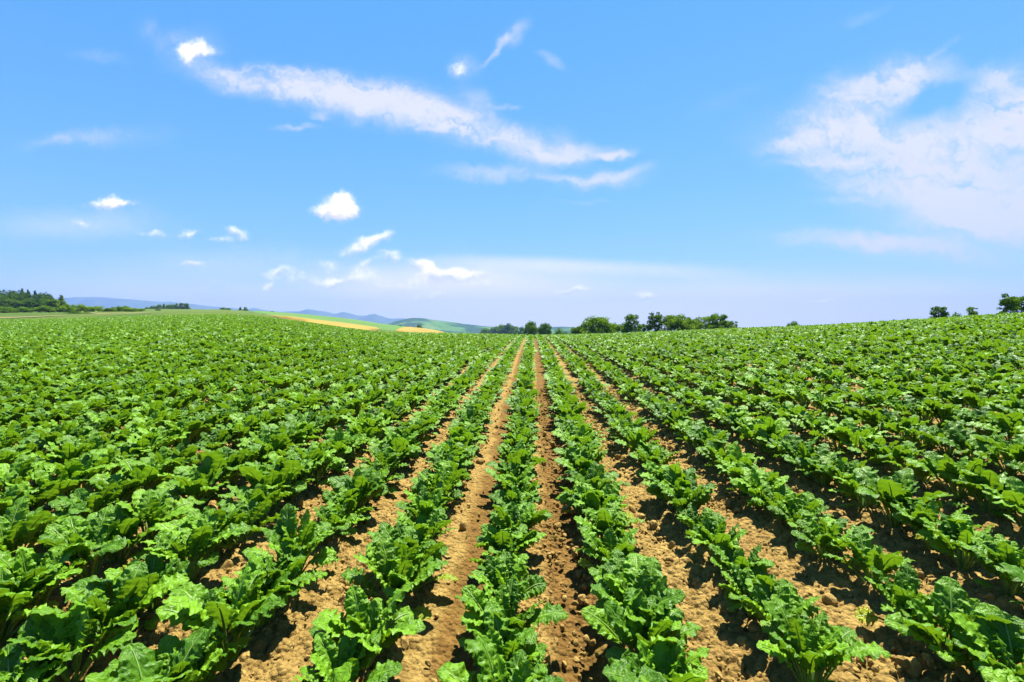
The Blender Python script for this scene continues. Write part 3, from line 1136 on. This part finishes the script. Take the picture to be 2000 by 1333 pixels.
G1 = 'trees standing just behind the field'
for k, (kind, px, d, top, w, lab) in enumerate([
        ('broad', 1037, 150, 627, 30, 'rounded tree nearest the far end of the wheel tracks'),
        ('broad', 1063, 140, 630, 26, 'dark round tree just right of the wheel tracks\' far end'),
        ('loose', 1073, 142, 632, 14, 'slim tree touching the dark round tree beyond the tracks'),
        ('bush', 1094, 150, 640, 34, 'low light green shrub between the two tree groups'),
        ('bush', 1108, 160, 641, 26, 'low pale shrub at the left foot of the big broad tree'),
        ('broad', 1128, 90, 637, 30, 'small dark tree at the left edge of the right-hand tree group'),
        ('broad', 1164, 88, 617, 62, 'big broad-crowned tree, widest at the left of the tree group'),
        ('broad', 1198, 90, 630, 42, 'lower tree tucked against the right side of the big broad tree'),
        ('broad', 1233, 84, 614, 44, 'round full tree standing alone between two gaps of sky'),
        ('loose', 1254, 86, 632, 24, 'thin sapling in the gap right of the lone round tree'),
        ('loose', 1280, 82, 609, 46, 'tall ragged tree with open crown, highest of the tree group'),
        ('broad', 1318, 80, 613, 58, 'wide bright tree right of the tall ragged tree'),
        ('broad', 1347, 82, 619, 40, 'middle tree between the wide bright tree and the dark tree'),
        ('broad', 1374, 78, 618, 46, 'dark spreading tree left of the last tall crown'),
        ('broad', 1404, 76, 613, 54, 'last tall crown of the tree group with dark underside'),
        ('loose', 1434, 74, 627, 26, 'small thin tree ending the tree group on the right'),
        ('bush', 1184, 86, 637, 40, 'low bush under the big broad-crowned tree'),
        ('bush', 1298, 81, 632, 36, 'low bush filling the gap right of the tall ragged tree'),
        ('bush', 1336, 79, 632, 40, 'low bush under the wide bright tree'),
        ('bush', 1362, 78, 630, 36, 'low bush left of the dark spreading tree'),
        ('bush', 1390, 76, 629, 40, 'low bush left of the last tall crown'),
        ('bush', 1422, 74, 631, 34, 'low bush at the foot of the last tall crown'),
        ('bush', 1480, 60, 633, 40, 'low bush just showing over the crest right of the trees'),
        ('bush', 1550, 56, 626, 26, 'small rounded dark bush alone on the crest'),
        ('bush', 1788, 48, 615, 22, 'tiny bush peeking over the crest left of the ragged saplings'),
        ('loose', 1832, 46, 598, 38, 'ragged sapling on the crest with yellowish green top'),
        ('bush', 1858, 47, 606, 30, 'little leafy bush beside the ragged sapling'),
        ('loose', 1897, 44, 600, 40, 'dark ragged sapling midway along the right crest'),
        ('loose', 1972, 36, 573, 42, 'tall leafy sapling by the right edge of the photo'),
        ('loose', 1994, 37, 578, 40, 'tree cut by the right edge of the photo')]):
    tree('shrub' if kind == 'bush' else 'sapling' if 'sapling' in lab else 'tree', kind, k, px, d, top, w, lab,
         'bush' if kind == 'bush' else 'tree', G1 if 1000 < px < 1450 else 'shrubs on the right crest')
# bluish clump in the valley
for k, (px, d, top, w, lab) in enumerate([
        (968, 620, 637, 24, 'left lower tree of the bluish valley clump'), (982, 600, 633, 26, 'middle tree of the bluish valley clump'),
        (994, 590, 631, 22, 'tallest right-hand tree of the bluish valley clump'), (1006, 480, 637, 22, 'small green tree right of the bluish valley clump'),
        (1018, 420, 638, 20, 'slight tree between the bluish clump and the rounded tree'), (948, 640, 641, 24, 'low tree at the left foot of the bluish valley clump')]):
    tree('tree', 'broad', k, px, d, top, w, lab, group='trees in the valley')
# left skyline
tree('tree', 'cone', 1, 121, 160, 577, 20, 'pointed tree rising right of the dark wood')
tree('tree', 'broad', 2, 106, 158, 584, 26, 'rounded tree joining the dark wood to the pointed tree')
for k, (px, top, w) in enumerate([(8, 597, 40), (34, 598, 34), (62, 597, 34), (90, 597, 36), (116, 594, 36), (140, 591, 30), (158, 592, 28), (176, 595, 26),
                                  (193, 597, 24), (212, 599, 26), (228, 597, 24), (243, 596, 22), (258, 599, 24), (272, 602, 22)]):
    tree('shrub', 'bush', k, px, 135 + 3 * (k % 3), top, w, '%s bush from the left in the hedge below the wood' % ('first' if k == 0 else ROWN[k]), 'bush', 'hedge of bushes on the left')
tree('shrub', 'bush', 3, 150, 112, 609.5, 44, 'flat dark bush on the grass in front of the hedge', 'bush')
tree('shrub', 'bush', 1, 309, 190, 603, 9, 'lone little bush on the grass right of the hedge', 'bush')
for k, (px, top) in enumerate([(289, 600), (297, 598), (305, 597), (313, 595), (321, 594), (330, 595), (338, 594), (346, 593), (354, 592), (361, 592), (367, 593)]):
    tree('tree', 'cone' if k % 3 == 1 else 'broad', k, px, 420, top, 14, '%s tree from the left in the far shelterbelt' % ROWN[k], 'tree', 'shelterbelt on the ridge')
for k, (kind, px, d, top, w, lab) in enumerate([
        ('broad', 437, 330, 601, 12, 'wider of two low trees at the ridge\'s left part'), ('broad', 447, 330, 602, 8, 'smaller of two low trees at the ridge\'s left part'),
        ('cone', 470, 320, 600, 8, 'slim tree, left of a close pair on the ridge'), ('broad', 480, 320, 600, 9, 'rounder tree, right of a close pair on the ridge'),
        ('bush', 461, 322, 606, 8, 'tiny bush left of the close pair of trees'), ('broad', 532, 340, 608, 6, 'lone little tree at the left end of the green strip'),
        ('bush', 781, 360, 634, 8, 'left dark bush beside the lower yellow field'), ('bush', 796, 360, 636, 6, 'tiny bush between the two dark bushes by the yellow field'),
        ('broad', 819, 345, 634, 11, 'dark round tree at the edge of the lower yellow field')]):
    tree('shrub' if kind == 'bush' else 'tree', kind, k, px, d, top, w, lab, 'bush' if kind == 'bush' else 'tree', 'small trees on the ridge')

# the wood at the far left reads as one dark mass
wood_me = []
for k in range(5):
    v, f = crown_arrays(300 + k, 'broad' if k < 3 else 'cone', 3600, .026)
    wood_me.append(mesh_from('wood_tree', v, f, mats=(M_DARKCROWN,), smooth=False))
wst = store('wood', wood_me)
wc, wr, wsx, ww_ = [], [], [], []
for row in range(5):
    d = 165 + 9 * row
    for px in np.arange(-420, 122, 13):
        pxx = px + random.uniform(-5, 5)
        lim = np.interp(pxx, [-420, 0, 50, 80, 100, 112, 122], [560, 565, 564, 567, 575, 584, 594]) + random.uniform(0, 3.5) + (4 - row) * 5.0
        if lim > 598:
            continue
        x, y, z = at(pxx, d)
        h = EYE + (HOR - lim) * d / FPX - z
        wc.append((x, y, z))
        wr.append((0, 0, random.uniform(0, 6.28)))
        sw = random.uniform(5, 7.2)
        wsx.append((sw, sw, max(h, 1.5)))
        ww_.append(random.choice((0, 1, 2, 0, 1, 2, 3, 4)))
scatter('wood', np.array(wc), np.array(wr), np.array(wsx), np.array(ww_), wst, kind='stuff',
        label='dense dark green wood on the left skyline', category='wood')

# ------------------------------------------------------------------ far fields, path, hills and mountains
def drape(name, mat, pxs, d0, d1, lift, nd=24, npx=60):
    """sheet over the ground between two depth curves given per photo column"""
    q = np.linspace(pxs[0], pxs[-1], npx)
    a, b = np.interp(q, pxs, d0), np.interp(q, pxs, d1)
    fc = np.arctan((q - 1000) / FPX)
    u = np.linspace(0, 1, nd)
    dep = a[:, None] + (b - a)[:, None] * u[None]
    r = dep / np.cos(fc)[:, None]
    x, y = r * np.sin(fc - YAW)[:, None], r * np.cos(fc - YAW)[:, None]
    z = terrain(x, y) + .05 + lift * np.clip((b - a) / 40, .12, 1)[:, None] * np.clip(np.minimum(u, 1 - u) * nd / 2.5, 0, 1)[None]
    return link(name, mesh_from(name, np.stack([x, y, z], -1).reshape(-1, 3), grid_faces(npx, nd)[:, ::-1], mats=(mat,)), kind='structure')


drape('green_field', M_MEADOW, [490, 530, 600, 700, 760, 815, 860], [235, 205, 205, 205, 205, 260, 330], [240, 352, 360, 365, 365, 365, 362], .45, 30)
drape('wheat_field', M_WHEAT, [515, 540, 600, 660, 700, 720, 740], [140, 120, 90, 80, 80, 90, 170], [146, 142, 160, 185, 200, 202, 190], .7, 30)
drape('wheat_field', M_WHEAT, [772, 785, 800, 830, 850, 874], [195, 190, 188, 185, 185, 185], [200, 270, 335, 335, 270, 190], .7, 30)
drape('dirt_path', M_PATH, [-300, 0, 60, 130], [94, 92.5, 93.5, 97], [96.5, 94.5, 95.5, 98.5], .28, 6)
drape('dirt_path', M_PATH, [172, 190, 230, 296], [118, 99, 97, 95], [128, 106, 101, 97.5], .30, 6)


def ridge(name, mat, dist_, prof_, width, base, seed, rough_=.1):
    """hill range seen along photo columns; prof_ = [(px, row)] of its skyline; a body with a front and a back slope"""
    pxs = np.array([p[0] for p in prof_], float)
    ys = np.array([p[1] for p in prof_], float)
    q = np.linspace(pxs[0], pxs[-1], 260)
    top = EYE + (HOR - np.interp(q, pxs, ys)) * dist_ / FPX
    sm = np.exp(-.5 * (np.arange(-4, 5) / 2.0)**2)
    sm /= sm.sum()
    top = np.convolve(np.pad(top, 4, mode='edge'), sm, 'valid')
    u = np.linspace(-1, 1, 61)
    fc = np.arctan((q - 1000) / FPX)
    dep = dist_ + u * width
    D2, F2 = np.meshgrid(dep, fc)
    U2, T2 = np.meshgrid(u, top)
    x = D2 / np.cos(F2) * np.sin(F2 - YAW)
    y = D2 / np.cos(F2) * np.cos(F2 - YAW)
    shape = np.cos(U2 * np.pi / 2)**1.1
    z = base + (T2 - base) * shape
    nn = fbm(x / (width * .35) + seed, y / (width * .35), seed, 5) - .5
    z = z + (T2 - base) * rough_ * nn * 2 * np.sin(np.abs(U2) * np.pi)
    return link(name, mesh_from(name, np.stack([x, y, z], -1).reshape(-1, 3), grid_faces(260, 61)[:, ::-1], mats=(mat,)), kind='structure')


ridge('mountains', M_FOREST, 5600, [(-160, 594), (60, 588), (110, 584), (150, 581), (195, 580.5), (240, 584), (300, 589), (345, 592), (400, 597),
                                    (440, 602), (520, 607), (620, 618), (760, 648)], 900, -40, 3, .25)
ridge('mountains', M_FOREST, 6100, [(440, 612), (478, 606), (497, 601), (515, 606), (535, 611), (560, 609), (585, 609), (605, 604), (620, 608), (640, 609), (655, 614),
                                    (670, 609), (700, 617), (715, 617), (730, 615), (745, 618), (762, 623), (790, 622), (830, 630), (1000, 650)], 700, -40, 8, .25)
ridge('hill', M_HILL, 2600, [(690, 655), (745, 636), (765, 630), (790, 624), (805, 621), (828, 622), (850, 626), (880, 629), (900, 632), (930, 636), (960, 639),
                             (1000, 641), (1060, 640), (1100, 638), (1130, 640), (1300, 646), (1600, 652)], 700, -30, 5, .12)

# ------------------------------------------------------------------ air: far things fade to blue
v8 = np.array([(a * 9500.0, b * 7100.0, c) for a in (-1, 1) for b in (-1, 1) for c in (-47.0, 470.0)])
f6 = np.array([(0, 1, 3, 2), (4, 6, 7, 5), (0, 4, 5, 1), (2, 3, 7, 6), (0, 2, 6, 4), (1, 5, 7, 3)])
mh, th, oh = new_mat('air')
pv = th.add('ShaderNodeVolumePrincipled')
pv.inputs['Color'].default_value = (.19, .29, .62, 1)
pv.inputs['Density'].default_value = .00017
pv.inputs['Anisotropy'].default_value = 0.0
th.l.new(pv.outputs[0], oh.inputs['Volume'])
link('haze', mesh_from('haze', v8, f6, mats=(mh,), smooth=False), kind='stuff')
